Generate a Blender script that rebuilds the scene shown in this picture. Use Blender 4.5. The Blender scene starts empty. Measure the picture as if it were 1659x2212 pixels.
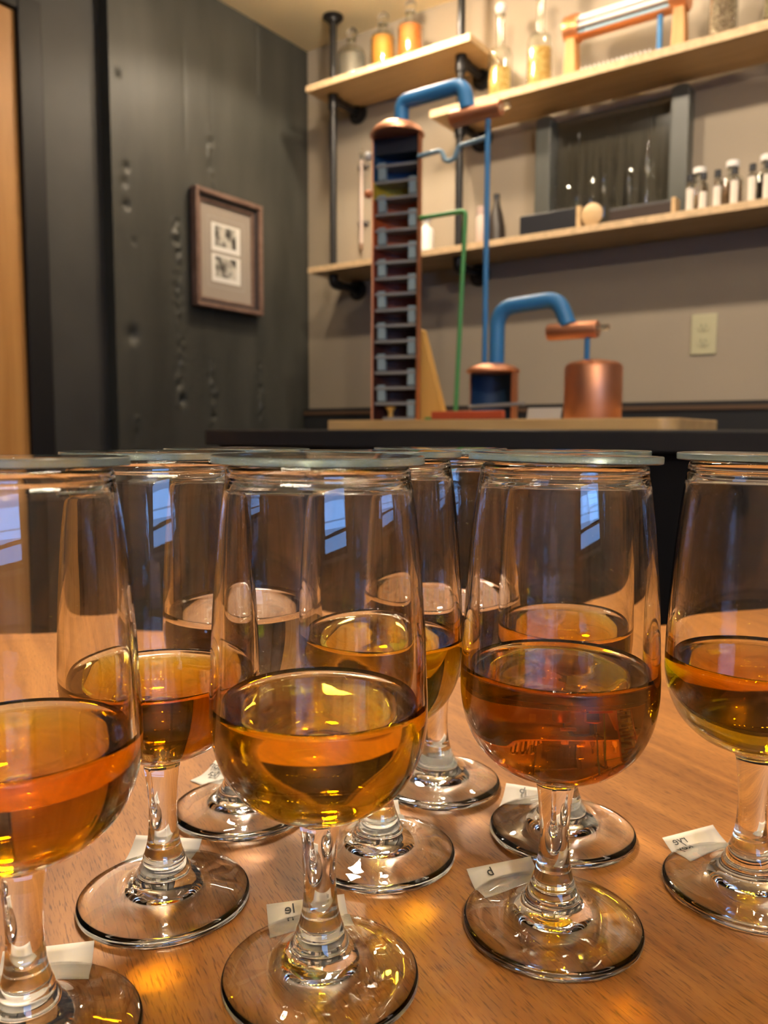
import bpy, bmesh, math, random
from mathutils import Vector, Matrix, noise

random.seed(7)
scene = bpy.context.scene
COL = scene.collection
PI = math.pi

# ------------------------------------------------------------------ camera
TABLE_Z = 0.76
CAM_Z = TABLE_Z + 0.1712
YAW = math.radians(125.5)          # heading of the view in the room (from +X)
PITCH = math.radians(5.5)
ROLL = math.radians(0.26)
FWD = Vector((math.cos(YAW), math.sin(YAW), 0))
RGT = Vector((math.sin(YAW), -math.cos(YAW), 0))

cam_data = bpy.data.cameras.new('camera')
cam = bpy.data.objects.new('camera', cam_data)
COL.objects.link(cam)
d = FWD * math.cos(PITCH) + Vector((0, 0, -math.sin(PITCH)))
up0 = FWD * math.sin(PITCH) + Vector((0, 0, math.cos(PITCH)))
r = RGT * math.cos(ROLL) + up0 * math.sin(ROLL)
u = up0 * math.cos(ROLL) - RGT * math.sin(ROLL)
M = Matrix((r, u, -d)).transposed().to_4x4()
M.translation = Vector((0, 0, CAM_Z))
cam.matrix_world = M
cam_data.sensor_fit = 'VERTICAL'
cam_data.sensor_height = 5.64
cam_data.sensor_width = 4.23
cam_data.lens = 5.64 * 1741.0 / 2212.0
cam_data.clip_start = 0.01
cam_data.dof.use_dof = True
cam_data.dof.focus_distance = 0.285
cam_data.dof.aperture_fstop = 2.5
scene.camera = cam

# ------------------------------------------------------------------ look, world
scene.view_settings.view_transform = 'Standard'
scene.view_settings.look = 'None'
scene.view_settings.gamma = 1.0
scene.view_settings.use_curve_mapping = False
scene.view_settings.exposure = 0.0
cy = scene.cycles
cy.max_bounces = 15
cy.transmission_bounces = 15
cy.glossy_bounces = 4
cy.diffuse_bounces = 2
cy.transparent_max_bounces = 16
cy.volume_bounces = 0
cy.caustics_refractive = True
cy.caustics_reflective = False
cy.blur_glossy = 0.3
cy.use_light_tree = False
cy.sample_clamp_indirect = 120.0
cy.adaptive_threshold = 0.03
cy.use_denoising = True

world = bpy.data.worlds.new('overcast_daylight')
scene.world = world
world.use_nodes = True
wn = world.node_tree.nodes
wn['Background'].inputs[0].default_value = (0.22, 0.47, 1.0, 1)
wn['Background'].inputs[1].default_value = 9.0

CEIL_Z = 2.378
YB = 2.448
XA = -2.112
XR = 2.5
YF = -3.0

WARM = (1.0, 0.82, 0.61)


def lamp_spot(loc, target, power, cone, blend=0.5, radius=0.035, color=WARM):
    l = bpy.data.lights.new('lamp_light', 'SPOT')
    l.energy = power
    l.spot_size = math.radians(cone)
    l.spot_blend = blend
    l.shadow_soft_size = radius
    l.color = color
    o = bpy.data.objects.new('lamp_light', l)
    COL.objects.link(o)
    o.location = loc
    o.rotation_euler = (Vector(target) - Vector(loc)).to_track_quat('-Z', 'Y').to_euler()
    return o


# track heads along the shelves and downlights over the table: (position, aim, watts, cone)
SPOTS = [
    ((-1.40, 1.88, 2.28), (-1.40, 1.88, 1.00), 19, 180),
    ((-0.95, 1.36, 2.30), (-1.05, 2.40, 1.45), 32, 100),
    ((-0.20, 1.36, 2.30), (-0.45, 2.40, 1.50), 30, 100),
    ((0.55, 1.36, 2.30), (0.40, 2.40, 1.50), 26, 100),
    ((-1.50, 2.06, 2.37), (-1.56, 2.06, 1.00), 42, 140),
    ((-1.08, 0.95, 2.30), (-0.17, 0.24, 0.80), 270, 44),
    ((-0.78, 2.20, 2.37), (-0.80, 2.20, 1.00), 8, 140),
    ((0.95, -0.85, 2.24), (0.95, -0.85, 1.00), 85, 180),  # added bulb behind the viewer, warm fill for the shelf wall
]

# ------------------------------------------------------------------ helpers
MATS = {}


def nt(name):
    m = bpy.data.materials.new(name)
    m.use_nodes = True
    t = m.node_tree
    return m, t, t.nodes['Principled BSDF']


def P(name, color, rough=0.5, metal=0.0, spec=0.5, trans=0.0, ior=1.5, bump=0.0, bscale=80.0, coat=0.0,
      var=0.0, vscale=12.0):
    """plain procedural surface with slight noise in colour and relief"""
    if name in MATS:
        return MATS[name]
    m, t, b = nt(name)
    b.inputs['Base Color'].default_value = (*color, 1)
    b.inputs['Roughness'].default_value = rough
    b.inputs['Metallic'].default_value = metal
    b.inputs['Specular IOR Level'].default_value = spec
    b.inputs['Transmission Weight'].default_value = trans
    b.inputs['IOR'].default_value = ior
    b.inputs['Coat Weight'].default_value = coat
    N = t.nodes
    L = t.links
    if bump or var:
        tc = N.new('ShaderNodeTexCoord')
    if bump:
        n = N.new('ShaderNodeTexNoise')
        n.inputs['Scale'].default_value = bscale
        n.inputs['Detail'].default_value = 1
        L.new(tc.outputs['Object'], n.inputs['Vector'])
        bp = N.new('ShaderNodeBump')
        bp.inputs['Strength'].default_value = bump
        bp.inputs['Distance'].default_value = 0.002
        L.new(n.outputs['Fac'], bp.inputs['Height'])
        L.new(bp.outputs['Normal'], b.inputs['Normal'])
    if var:
        n = N.new('ShaderNodeTexNoise')
        n.inputs['Scale'].default_value = vscale
        n.inputs['Detail'].default_value = 2
        L.new(tc.outputs['Object'], n.inputs['Vector'])
        rp = N.new('ShaderNodeValToRGB')
        rp.color_ramp.elements[0].position = 0.3
        rp.color_ramp.elements[1].position = 0.7
        rp.color_ramp.elements[0].color = (*[c * (1 - var) for c in color], 1)
        rp.color_ramp.elements[1].color = (*[min(1, c * (1 + var)) for c in color], 1)
        L.new(n.outputs['Fac'], rp.inputs['Fac'])
        L.new(rp.outputs['Color'], b.inputs['Base Color'])
    MATS[name] = m
    return m


def wood(name, dark, light, scale=(3, 40, 40), rough=0.45, rotz=0.0, rings=0.35, pores=0.0, bump=0.15, coat=0.0):
    if name in MATS:
        return MATS[name]
    m, t, b = nt(name)
    N = t.nodes
    L = t.links
    tc = N.new('ShaderNodeTexCoord')
    rot = N.new('ShaderNodeMapping')
    rot.inputs['Rotation'].default_value = (0, 0, rotz)
    L.new(tc.outputs['Object'], rot.inputs['Vector'])
    mp = N.new('ShaderNodeMapping')
    mp.inputs['Scale'].default_value = scale
    L.new(rot.outputs['Vector'], mp.inputs['Vector'])
    n1 = N.new('ShaderNodeTexNoise')
    n1.inputs['Scale'].default_value = 1.0
    n1.inputs['Detail'].default_value = 4
    n1.inputs['Roughness'].default_value = 0.62
    n1.inputs['Distortion'].default_value = rings
    L.new(mp.outputs['Vector'], n1.inputs['Vector'])
    rp = N.new('ShaderNodeValToRGB')
    rp.color_ramp.elements[0].position = 0.30
    rp.color_ramp.elements[1].position = 0.72
    rp.color_ramp.elements[0].color = (*dark, 1)
    rp.color_ramp.elements[1].color = (*light, 1)
    L.new(n1.outputs['Fac'], rp.inputs['Fac'])
    col = rp.outputs['Color']
    height = n1.outputs['Fac']
    if pores:
        mp2 = N.new('ShaderNodeMapping')
        mp2.inputs['Scale'].default_value = (140, 1500, 200)
        L.new(rot.outputs['Vector'], mp2.inputs['Vector'])
        n2 = N.new('ShaderNodeTexNoise')
        n2.inputs['Scale'].default_value = 1.0
        n2.inputs['Detail'].default_value = 2
        L.new(mp2.outputs['Vector'], n2.inputs['Vector'])
        r2 = N.new('ShaderNodeValToRGB')
        r2.color_ramp.elements[0].position = 0.30
        r2.color_ramp.elements[1].position = 0.47
        r2.color_ramp.elements[0].color = (1 - pores, 1 - pores * 1.05, 1 - pores * 1.1, 1)
        r2.color_ramp.elements[1].color = (1, 1, 1, 1)
        L.new(n2.outputs['Fac'], r2.inputs['Fac'])
        mx = N.new('ShaderNodeMix')
        mx.data_type = 'RGBA'
        mx.blend_type = 'MULTIPLY'
        mx.inputs['Factor'].default_value = 1.0
        L.new(col, mx.inputs['A'])
        L.new(r2.outputs['Color'], mx.inputs['B'])
        col = mx.outputs['Result']
    L.new(col, b.inputs['Base Color'])
    b.inputs['Roughness'].default_value = rough
    b.inputs['Coat Weight'].default_value = coat
    MATS[name] = m
    return m


def glass(name, color=(1, 1, 1), ior=1.5, rough=0.0, absorb=None):
    """clear dielectric; absorb = absorption per metre (r, g, b)"""
    if name in MATS:
        return MATS[name]
    m = bpy.data.materials.new(name)
    m.use_nodes = True
    t = m.node_tree
    t.nodes.clear()
    out = t.nodes.new('ShaderNodeOutputMaterial')
    g = t.nodes.new('ShaderNodeBsdfGlass')
    g.inputs['Color'].default_value = (*color, 1)
    g.inputs['IOR'].default_value = ior
    g.inputs['Roughness'].default_value = rough
    t.links.new(g.outputs[0], out.inputs['Surface'])
    if absorb:
        mx = max(absorb)
        v = t.nodes.new('ShaderNodeVolumeAbsorption')
        v.inputs['Color'].default_value = (*[1 - a / mx for a in absorb], 1)
        v.inputs['Density'].default_value = mx
        t.links.new(v.outputs[0], out.inputs['Volume'])
    MATS[name] = m
    return m


def emit(name, color, strength):
    if name in MATS:
        return MATS[name]
    m = bpy.data.materials.new(name)
    m.use_nodes = True
    t = m.node_tree
    t.nodes.clear()
    out = t.nodes.new('ShaderNodeOutputMaterial')
    e = t.nodes.new('ShaderNodeEmission')
    e.inputs[0].default_value = (*color, 1)
    e.inputs[1].default_value = strength
    t.links.new(e.outputs[0], out.inputs[0])
    MATS[name] = m
    return m


def obj(name, bm, mat, parent=None, loc=(0, 0, 0), rotz=0.0, smooth=False, bevel=0.0, kind=None):
    me = bpy.data.meshes.new(name)
    bmesh.ops.recalc_face_normals(bm, faces=bm.faces)
    bm.to_mesh(me)
    bm.free()
    if mat is not None:
        me.materials.append(mat)
    if smooth:
        for p in me.polygons:
            p.use_smooth = True
        if smooth != 'all':
            try:
                me.set_sharp_from_angle(angle=math.radians(38))
            except Exception:
                pass
    o = bpy.data.objects.new(name, me)
    COL.objects.link(o)
    o.location = loc
    o.rotation_euler = (0, 0, rotz)
    if parent:
        o.parent = parent
    if bevel:
        md = o.modifiers.new('bevel', 'BEVEL')
        md.width = bevel
        md.segments = 2
        md.limit_method = 'ANGLE'
    if kind:
        o['kind'] = kind
    return o


def thing(name, label, cat, loc=(0, 0, 0), rotz=0.0, group=None):
    o = bpy.data.objects.new(name, None)
    o.empty_display_size = 0.02
    COL.objects.link(o)
    o.location = loc
    o.rotation_euler = (0, 0, rotz)
    o['label'] = label
    o['category'] = cat
    if group:
        o['group'] = group
    return o


def tag(o, label, cat, group=None):
    o['label'] = label
    o['category'] = cat
    if group:
        o['group'] = group
    return o


def struct(name, bm, mat, label=None, parent=None, **k):
    o = obj(name, bm, mat, parent, **k)
    if parent is None:
        o['kind'] = 'structure'
    if label:
        o['label'] = label
    return o


def B():
    return bmesh.new()


def box(bm, x0, x1, y0, y1, z0, z1):
    v = [bm.verts.new(p) for p in ((x0, y0, z0), (x1, y0, z0), (x1, y1, z0), (x0, y1, z0),
                                   (x0, y0, z1), (x1, y0, z1), (x1, y1, z1), (x0, y1, z1))]
    for f in ((0, 3, 2, 1), (4, 5, 6, 7), (0, 1, 5, 4), (1, 2, 6, 5), (2, 3, 7, 6), (3, 0, 4, 7)):
        bm.faces.new([v[i] for i in f])
    return bm


def prism(bm, poly, axis, a, b):
    """extrude a 2D polygon between a and b along axis ('x','y','z')"""
    def pt(p, h):
        return {'x': (h, p[0], p[1]), 'y': (p[0], h, p[1]), 'z': (p[0], p[1], h)}[axis]
    v0 = [bm.verts.new(pt(p, a)) for p in poly]
    v1 = [bm.verts.new(pt(p, b)) for p in poly]
    n = len(poly)
    bm.faces.new(v0[::-1])
    bm.faces.new(v1)
    for i in range(n):
        bm.faces.new((v0[i], v0[(i + 1) % n], v1[(i + 1) % n], v1[i]))
    return bm


def lathe(bm, prof, seg=48, center=(0, 0, 0), closed=False, axis='z'):
    """revolve profile [(r, h)...]; r == 0 ends become poles"""
    cx, cyy, cz = center

    def pt(rr, a, h):
        if axis == 'z':
            return (cx + rr * math.cos(a), cyy + rr * math.sin(a), cz + h)
        if axis == 'x':
            return (cx + h, cyy + rr * math.cos(a), cz + rr * math.sin(a))
        return (cx + rr * math.cos(a), cyy + h, cz + rr * math.sin(a))
    rings = []
    for (rr, h) in prof:
        if rr < 1e-9:
            rings.append([bm.verts.new(pt(0, 0, h))])
        else:
            rings.append([bm.verts.new(pt(rr, 2 * PI * i / seg, h)) for i in range(seg)])
    pairs = list(zip(rings[:-1], rings[1:]))
    if closed:
        pairs.append((rings[-1], rings[0]))
    for A, C in pairs:
        for i in range(seg):
            j = (i + 1) % seg
            if len(A) == 1 and len(C) == 1:
                continue
            if len(A) == 1:
                bm.faces.new((A[0], C[j], C[i]))
            elif len(C) == 1:
                bm.faces.new((A[i], A[j], C[0]))
            else:
                bm.faces.new((A[i], A[j], C[j], C[i]))
    return bm


def tube(bm, pts, rad, seg=12, caps=True):
    """round bar along a polyline"""
    pts = [Vector(p) for p in pts]
    n = len(pts)
    rings = []
    prev = None
    for i, p in enumerate(pts):
        if i == 0:
            t = pts[1] - pts[0]
        elif i == n - 1:
            t = pts[-1] - pts[-2]
        else:
            t = (pts[i + 1] - p).normalized() + (p - pts[i - 1]).normalized()
        t.normalize()
        if prev is None:
            a = Vector((0, 0, 1)) if abs(t.z) < 0.9 else Vector((1, 0, 0))
            e1 = t.cross(a).normalized()
        else:
            e1 = (prev - t * prev.dot(t)).normalized()
        prev = e1
        e2 = t.cross(e1)
        rr = rad[i] if isinstance(rad, (list, tuple)) else rad
        rings.append([bm.verts.new(p + (e1 * math.cos(2 * PI * k / seg) + e2 * math.sin(2 * PI * k / seg)) * rr)
                      for k in range(seg)])
    for A, C in zip(rings[:-1], rings[1:]):
        for i in range(seg):
            j = (i + 1) % seg
            bm.faces.new((A[i], A[j], C[j], C[i]))
    if caps:
        bm.faces.new(rings[0][::-1])
        bm.faces.new(rings[-1])
    return bm


def bend(pts, rad, seg=7):
    """round the corners of a polyline"""
    pts = [Vector(p) for p in pts]
    out = [pts[0]]
    for i in range(1, len(pts) - 1):
        a, p, c = pts[i - 1], pts[i], pts[i + 1]
        r1 = min(rad, (a - p).length * 0.49, (c - p).length * 0.49)
        s = p + (a - p).normalized() * r1
        e = p + (c - p).normalized() * r1
        for k in range(seg + 1):
            t = k / seg
            out.append(s * (1 - t) ** 2 + p * 2 * t * (1 - t) + e * t * t)
    out.append(pts[-1])
    return out


def spline(prof, n=5):
    """Catmull-Rom through profile points"""
    out = []
    m = len(prof)
    for i in range(m - 1):
        p0 = prof[max(i - 1, 0)]
        p1 = prof[i]
        p2 = prof[i + 1]
        p3 = prof[min(i + 2, m - 1)]
        for k in range(n):
            t = k / n
            q = []
            for a in (0, 1):
                q.append(0.5 * (2 * p1[a] + (p2[a] - p0[a]) * t + (2 * p0[a] - 5 * p1[a] + 4 * p2[a] - p3[a]) * t * t
                                + (3 * p1[a] - p0[a] - 3 * p2[a] + p3[a]) * t ** 3))
            out.append((max(q[0], 0.0), q[1]))
    out.append(prof[-1])
    return out


def arc_shell(bm, r0, r1, z0, z1, a0, a1, seg=24, center=(0, 0)):
    """part of a pipe wall between two angles"""
    cx, cyy = center
    rows = []
    for i in range(seg + 1):
        a = a0 + (a1 - a0) * i / seg
        c, s = math.cos(a), math.sin(a)
        rows.append([bm.verts.new((cx + rr * c, cyy + rr * s, z)) for rr, z in ((r0, z0), (r1, z0), (r1, z1), (r0, z1))])
    for A, C in zip(rows[:-1], rows[1:]):
        for k in range(4):
            l = (k + 1) % 4
            bm.faces.new((A[k], A[l], C[l], C[k]))
    bm.faces.new(rows[0])
    bm.faces.new(rows[-1][::-1])
    return bm


def text_mesh(name, body, size, mat, parent, loc, rot, mirror=False):
    cu = bpy.data.curves.new(name, 'FONT')
    cu.body = body
    cu.size = size
    cu.extrude = 0.00003
    tmp = bpy.data.objects.new(name, cu)
    COL.objects.link(tmp)
    dg = bpy.context.evaluated_depsgraph_get()
    dg.update()
    me = bpy.data.meshes.new_from_object(tmp.evaluated_get(dg))
    bpy.data.objects.remove(tmp)
    me.materials.clear()
    me.materials.append(mat)
    if mirror:
        for v in me.vertices:
            v.co.x = -v.co.x
        me.flip_normals()
    o = bpy.data.objects.new(name, me)
    COL.objects.link(o)
    o.parent = parent
    o.location = loc
    o.rotation_euler = rot
    return o


# ------------------------------------------------------------------ materials
m_wall = P('tan_wall_paint', (0.36, 0.30, 0.225), 0.75, var=0.04, vscale=3)
m_ceil = P('cream_ceiling_paint', (0.82, 0.70, 0.45), 0.8, var=0.03, vscale=3)
m_floor = wood('brown_floor_boards', (0.06, 0.04, 0.03), (0.13, 0.09, 0.06), (2, 22, 22), 0.5)
m_black = P('black_steel_paint', (0.010, 0.010, 0.011), 0.5, spec=0.3, bump=0.1, bscale=60)
m_recess = P('charcoal_wall_paint', (0.036, 0.036, 0.033), 0.6, bump=0.3, bscale=40, var=0.15, vscale=5)
m_door = wood('oak_door_veneer', (0.46, 0.205, 0.05), (0.60, 0.30, 0.085), (30, 30, 1.5), 0.5)
m_ply = wood('birch_plywood', (0.52, 0.35, 0.17), (0.66, 0.47, 0.26), (4, 40, 40), 0.5)
m_board = wood('maple_board', (0.62, 0.38, 0.15), (0.74, 0.50, 0.22), (4, 40, 40), 0.4)
m_table = wood('orange_brown_table_veneer', (0.185, 0.068, 0.015), (0.375, 0.158, 0.036), (4.5, 55, 30), 0.42,
               rotz=math.radians(-109), rings=0.9, pores=0.55, bump=0.12)
m_table.node_tree.nodes['Principled BSDF'].inputs['Specular IOR Level'].default_value = 0.3
m_iron = P('black_iron_pipe', (0.014, 0.014, 0.015), 0.38, metal=0.3, bump=0.25, bscale=90)
m_bar = P('black_bar_laminate', (0.022, 0.023, 0.025), 0.42, spec=0.35)
m_barfront = P('black_bar_front', (0.005, 0.005, 0.006), 0.6, spec=0.2)
m_copper = P('copper', (0.68, 0.33, 0.20), 0.46, metal=1.0, var=0.12, vscale=14)
m_copper_in = P('dark_copper_lining', (0.10, 0.02, 0.012), 0.5)
m_blue = P('blue_plastic_pipe', (0.035, 0.20, 0.47), 0.45)
m_paleblue = P('pale_blue_plastic', (0.36, 0.53, 0.62), 0.45)
m_green = P('green_plastic_rod', (0.07, 0.30, 0.09), 0.45)
m_plate = P('grey_plastic_plate', (0.24, 0.25, 0.26), 0.5)
m_down = P('blue_grey_downcomer', (0.25, 0.34, 0.39), 0.5)
m_white = P('white_plastic', (0.75, 0.74, 0.72), 0.45)
m_wax = P('cream_white_label', (0.72, 0.66, 0.58), 0.6)
m_dark = P('black_plastic', (0.012, 0.014, 0.02), 0.4)
m_steel = P('brushed_steel', (0.6, 0.6, 0.62), 0.25, metal=1.0)
m_glass = glass('clear_glass', (1, 1, 1), 1.5)
m_glass_far = glass('clear_bottle_glass', (0.97, 0.98, 0.97), 1.45)
m_lid = glass('green_tinted_glass', (0.985, 1, 0.99), 1.5, absorb=(10, 2.2, 3.4))
m_paper = P('white_paper', (0.52, 0.485, 0.43), 0.7)
m_ink = P('black_ink', (0.02, 0.02, 0.02), 0.6)


def concrete():
    m, t, b = nt('charcoal_painted_concrete')
    N = t.nodes
    L = t.links
    tc = N.new('ShaderNodeTexCoord')
    mp = N.new('ShaderNodeMapping')
    mp.inputs['Scale'].default_value = (3, 5, 1.2)
    L.new(tc.outputs['Object'], mp.inputs['Vector'])
    n = N.new('ShaderNodeTexNoise')
    n.inputs['Scale'].default_value = 1.6
    n.inputs['Detail'].default_value = 5
    L.new(mp.outputs['Vector'], n.inputs['Vector'])
    rp = N.new('ShaderNodeValToRGB')
    rp.color_ramp.elements[0].position = 0.32
    rp.color_ramp.elements[1].position = 0.72
    rp.color_ramp.elements[0].color = (0.032, 0.033, 0.028, 1)
    rp.color_ramp.elements[1].color = (0.060, 0.060, 0.051, 1)
    L.new(n.outputs['Fac'], rp.inputs['Fac'])
    L.new(rp.outputs['Color'], b.inputs['Base Color'])
    b.inputs['Roughness'].default_value = 0.5
    b.inputs['Specular IOR Level'].default_value = 0.35
    n2 = N.new('ShaderNodeTexNoise')
    n2.inputs['Scale'].default_value = 45
    n2.inputs['Detail'].default_value = 3
    L.new(tc.outputs['Object'], n2.inputs['Vector'])
    bp = N.new('ShaderNodeBump')
    bp.inputs['Strength'].default_value = 0.22
    bp.inputs['Distance'].default_value = 0.003
    L.new(n2.outputs['Fac'], bp.inputs['Height'])
    L.new(bp.outputs['Normal'], b.inputs['Normal'])
    return m


m_conc = concrete()

# ------------------------------------------------------------------ the room
struct('floor', box(B(), XA - 0.2, XR + 0.1, YF - 0.1, YB + 0.1, -0.05, 0), m_floor)
struct('ceiling', box(B(), XA - 0.2, XR + 0.1, YF - 0.1, YB + 0.1, CEIL_Z, CEIL_Z + 0.05), m_ceil)
struct('wall_back', box(B(), XA - 0.2, XR + 0.1, YB, YB + 0.1, 0, CEIL_Z), m_wall)
XREC = XA - 0.045
PILLAR_Y = 1.555
struct('wall_left', box(B(), XREC - 0.1, XREC, YF, PILLAR_Y + 0.02, 0, CEIL_Z), m_recess)
struct('wall_front', box(B(), XREC - 0.1, XR + 0.1, YF - 0.1, YF, 0, CEIL_Z), m_wall)

# concrete pier standing proud of the left wall, cast surface with pits and honeycombed streaks
PITS = [(1.609, 1.737, 0.010, 0.012), (1.605, 1.624, 0.012, 0.014), (1.617, 1.236, 0.026, 0.016), (1.812, 1.039, 0.016, 0.014),
        (1.60, 1.69, 0.012, 0.008), (1.63, 1.52, 0.008, 0.007), (1.59, 2.00, 0.009, 0.010), (1.955, 1.34, 0.008, 0.006),
        (1.93, 1.12, 0.012, 0.010), (2.18, 1.10, 0.010, 0.009), (2.17, 1.16, 0.009, 0.008)]
STREAKS = [(1.80, 0.030, 1.00, 1.62), (1.94, 0.026, 0.92, 1.18), (1.955, 0.020, 1.72, 1.95), (2.175, 0.022, 0.98, 1.20),
           (1.62, 0.014, 0.85, 0.98)]
SEAMS = [(2.178, 2.127, CEIL_Z), (1.955, 1.90, 2.24), (1.84, 1.85, 2.2)]


def pier():
    bm = B()
    ny, nz = 130, 250
    y0, y1 = PILLAR_Y, YB
    grid = []
    for j in range(nz + 1):
        z = CEIL_Z * j / nz
        row = []
        for i in range(ny + 1):
            y = y0 + (y1 - y0) * i / ny
            x = XA + 0.0016 * noise.noise(Vector((3, y * 7, z * 1.6))) - 0.0016
            for (py, pz, rr, dep) in PITS:
                q = ((y - py) / rr) ** 2 + ((z - pz) / rr) ** 2
                if q < 4:
                    x -= dep * math.exp(-q * 1.3)
            for (sy, sw, z0, z1) in STREAKS:
                q = abs(y - sy - 0.02 * noise.noise(Vector((sy * 9, 0, z * 6)))) / sw
                if q < 1 and z0 < z < z1:
                    x += 0.014 * (1 - q) * noise.noise(Vector((sy, y * 60, z * 48)))
            for (sy, z0, z1) in SEAMS:
                if abs(y - sy) < 0.0045 and z0 < z < z1:
                    x -= 0.004 if sy > 2.1 else 0.0012
            row.append(bm.verts.new((x, y, z)))
        grid.append(row)
    for j in range(nz):
        for i in range(ny):
            bm.faces.new((grid[j][i], grid[j][i + 1], grid[j + 1][i + 1], grid[j + 1][i]))
    # returns and back
    back = XREC - 0.1
    for col in (0, ny):
        strip = [bm.verts.new((back, grid[0][col].co.y, CEIL_Z * j / nz)) for j in range(nz + 1)]
        for j in range(nz):
            bm.faces.new((grid[j][col], grid[j + 1][col], strip[j + 1], strip[j]))
    return bm


struct('wall_pier', pier(), m_conc, smooth=True)

# door with its black steel frame in the left wall
dy0, dy1, dz = 0.36, 1.280, 2.062
door = struct('door_1', box(B(), XREC + 0.001, XREC + 0.014, dy0, dy1, 0.006, dz), m_door, bevel=0.002)
hb = B()
box(hb, XREC + 0.014, XREC + 0.018, dy0 + 0.045, dy0 + 0.085, 0.94, 1.12)
tube(hb, bend([(XREC + 0.018, dy0 + 0.065, 1.03), (XREC + 0.06, dy0 + 0.065, 1.03), (XREC + 0.06, dy0 + 0.18, 1.03)], 0.012), 0.009)
obj('door_handle', hb, m_steel, door, smooth=True)
fb = B()
box(fb, XREC + 0.0005, XREC + 0.030, dy1 + 0.001, dy1 + 0.070, 0, dz + 0.045)
box(fb, XREC + 0.0005, XREC + 0.030, dy0 - 0.070, dy0 - 0.001, 0, dz + 0.045)
box(fb, XREC + 0.0005, XREC + 0.030, dy0 - 0.001, dy1 + 0.001, dz + 0.002, dz + 0.045)
struct('trim_1', fb, m_black, bevel=0.003)

# right wall with the daylight window behind the camera
wy0, wy1, wz0, wz1 = -2.45, -0.75, 1.00, 1.90
wb = B()
box(wb, XR, XR + 0.1, YF, wy0, 0, CEIL_Z)
box(wb, XR, XR + 0.1, wy1, YB, 0, CEIL_Z)
box(wb, XR, XR + 0.1, wy0, wy1, 0, wz0)
box(wb, XR, XR + 0.1, wy0, wy1, wz1, CEIL_Z)
struct('wall_right', wb, m_wall)
win = struct('window_1', box(box(box(box(B(), XR + 0.03, XR + 0.08, wy0, wy0 + 0.05, wz0, wz1), XR + 0.03, XR + 0.08, wy1 - 0.05, wy1, wz0, wz1),
                         XR + 0.03, XR + 0.08, wy0 + 0.05, wy1 - 0.05, wz0, wz0 + 0.05), XR + 0.03, XR + 0.08, wy0 + 0.05, wy1 - 0.05, wz1 - 0.05, wz1), m_black)
zt_ = wz0 + 0.20
obj('window_transom', box(B(), XR + 0.035, XR + 0.075, wy0 + 0.05, wy1 - 0.05, zt_ - 0.02, zt_ + 0.02), m_black, win)
obj('window_sill', box(B(), XR - 0.04, XR + 0.03, wy0 - 0.03, wy1 + 0.03, wz0 - 0.03, wz0), m_white, win)

# baseboard along the shelf wall
struct('baseboard_back', box(B(), -2.05, XR, YB - 0.012, YB, 0, 0.09), m_black)

# ------------------------------------------------------------------ ceiling lamps (they give the light above)
NAMES = ['bare globe bulb lamp on the ceiling near the dark concrete corner', 'black ceiling spot lamp aimed at the column still model',
         'black ceiling spot lamp aimed at the middle of the shelf wall', 'black ceiling spot lamp aimed at the right end of the shelves',
         'recessed downlight above the short top shelf', 'black ceiling spot lamp aimed at the tasting table', 'recessed downlight above the copper condenser model', 'added warm fill bulb on the ceiling behind the viewer']
m_bulb = emit('warm_bulb_glow', WARM, 12.0)
for i, (loc, aim, watts, cone) in enumerate(SPOTS):
    t = thing('recessed_downlight' if i in (4, 6) else 'globe_lamp' if i in (0, 7) else 'track_lamp', NAMES[i], 'lamp', (loc[0], loc[1], CEIL_Z), 0, 'ceiling lamps')
    if i in (4, 6):
        obj('trim_ring', lathe(B(), [(0.040, -0.0002), (0.058, -0.0002), (0.058, -0.004), (0.040, -0.006)], 28, closed=True), m_white, t, smooth=True)
        obj('lens', lathe(B(), [(0, -0.0004), (0.0395, -0.0004), (0.0395, -0.002), (0, -0.002)], 28), m_bulb, t)
        lamp_spot(loc, aim, watts, cone, blend=0.25, radius=0.035)
        continue
    obj('canopy', lathe(B(), [(0, -0.012), (0.045, -0.012), (0.05, -0.006), (0.05, 0), (0, 0)], 24), m_black, t, smooth=True)
    if i in (0, 7):
        zb_ = loc[2] - CEIL_Z + 0.045
        obj('bulb_holder', lathe(B(), [(0, zb_), (0.014, zb_), (0.016, -0.0125), (0, -0.0125)], 20), m_black, t, smooth=True)
        l = bpy.data.lights.new('lamp_light', 'POINT')
        l.energy = watts
        l.shadow_soft_size = 0.04
        l.color = WARM
        lo = bpy.data.objects.new('lamp_light', l)
        COL.objects.link(lo)
        lo.location = loc
        continue
    obj('stem', tube(B(), [(0, 0, -0.012), (0, 0, -0.040)], 0.008), m_black, t, smooth=True)
    dirv = (Vector(aim) - Vector(loc)).normalized()
    hd = obj('lamp_head', lathe(B(), [(0.0, -0.075), (0.03, -0.075), (0.042, -0.055), (0.045, -0.012), (0.043, -0.012), (0.040, -0.052), (0.0, -0.055)], 24), m_black, t, smooth=True)
    hd.rotation_mode = 'QUATERNION'
    hd.rotation_quaternion = dirv.to_track_quat('Z', 'Y')
    hd.location = Vector(loc) - Vector((loc[0], loc[1], CEIL_Z))
    lamp_spot(loc, aim, watts, cone, radius=0.15 if i == 5 else 0.035)

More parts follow.
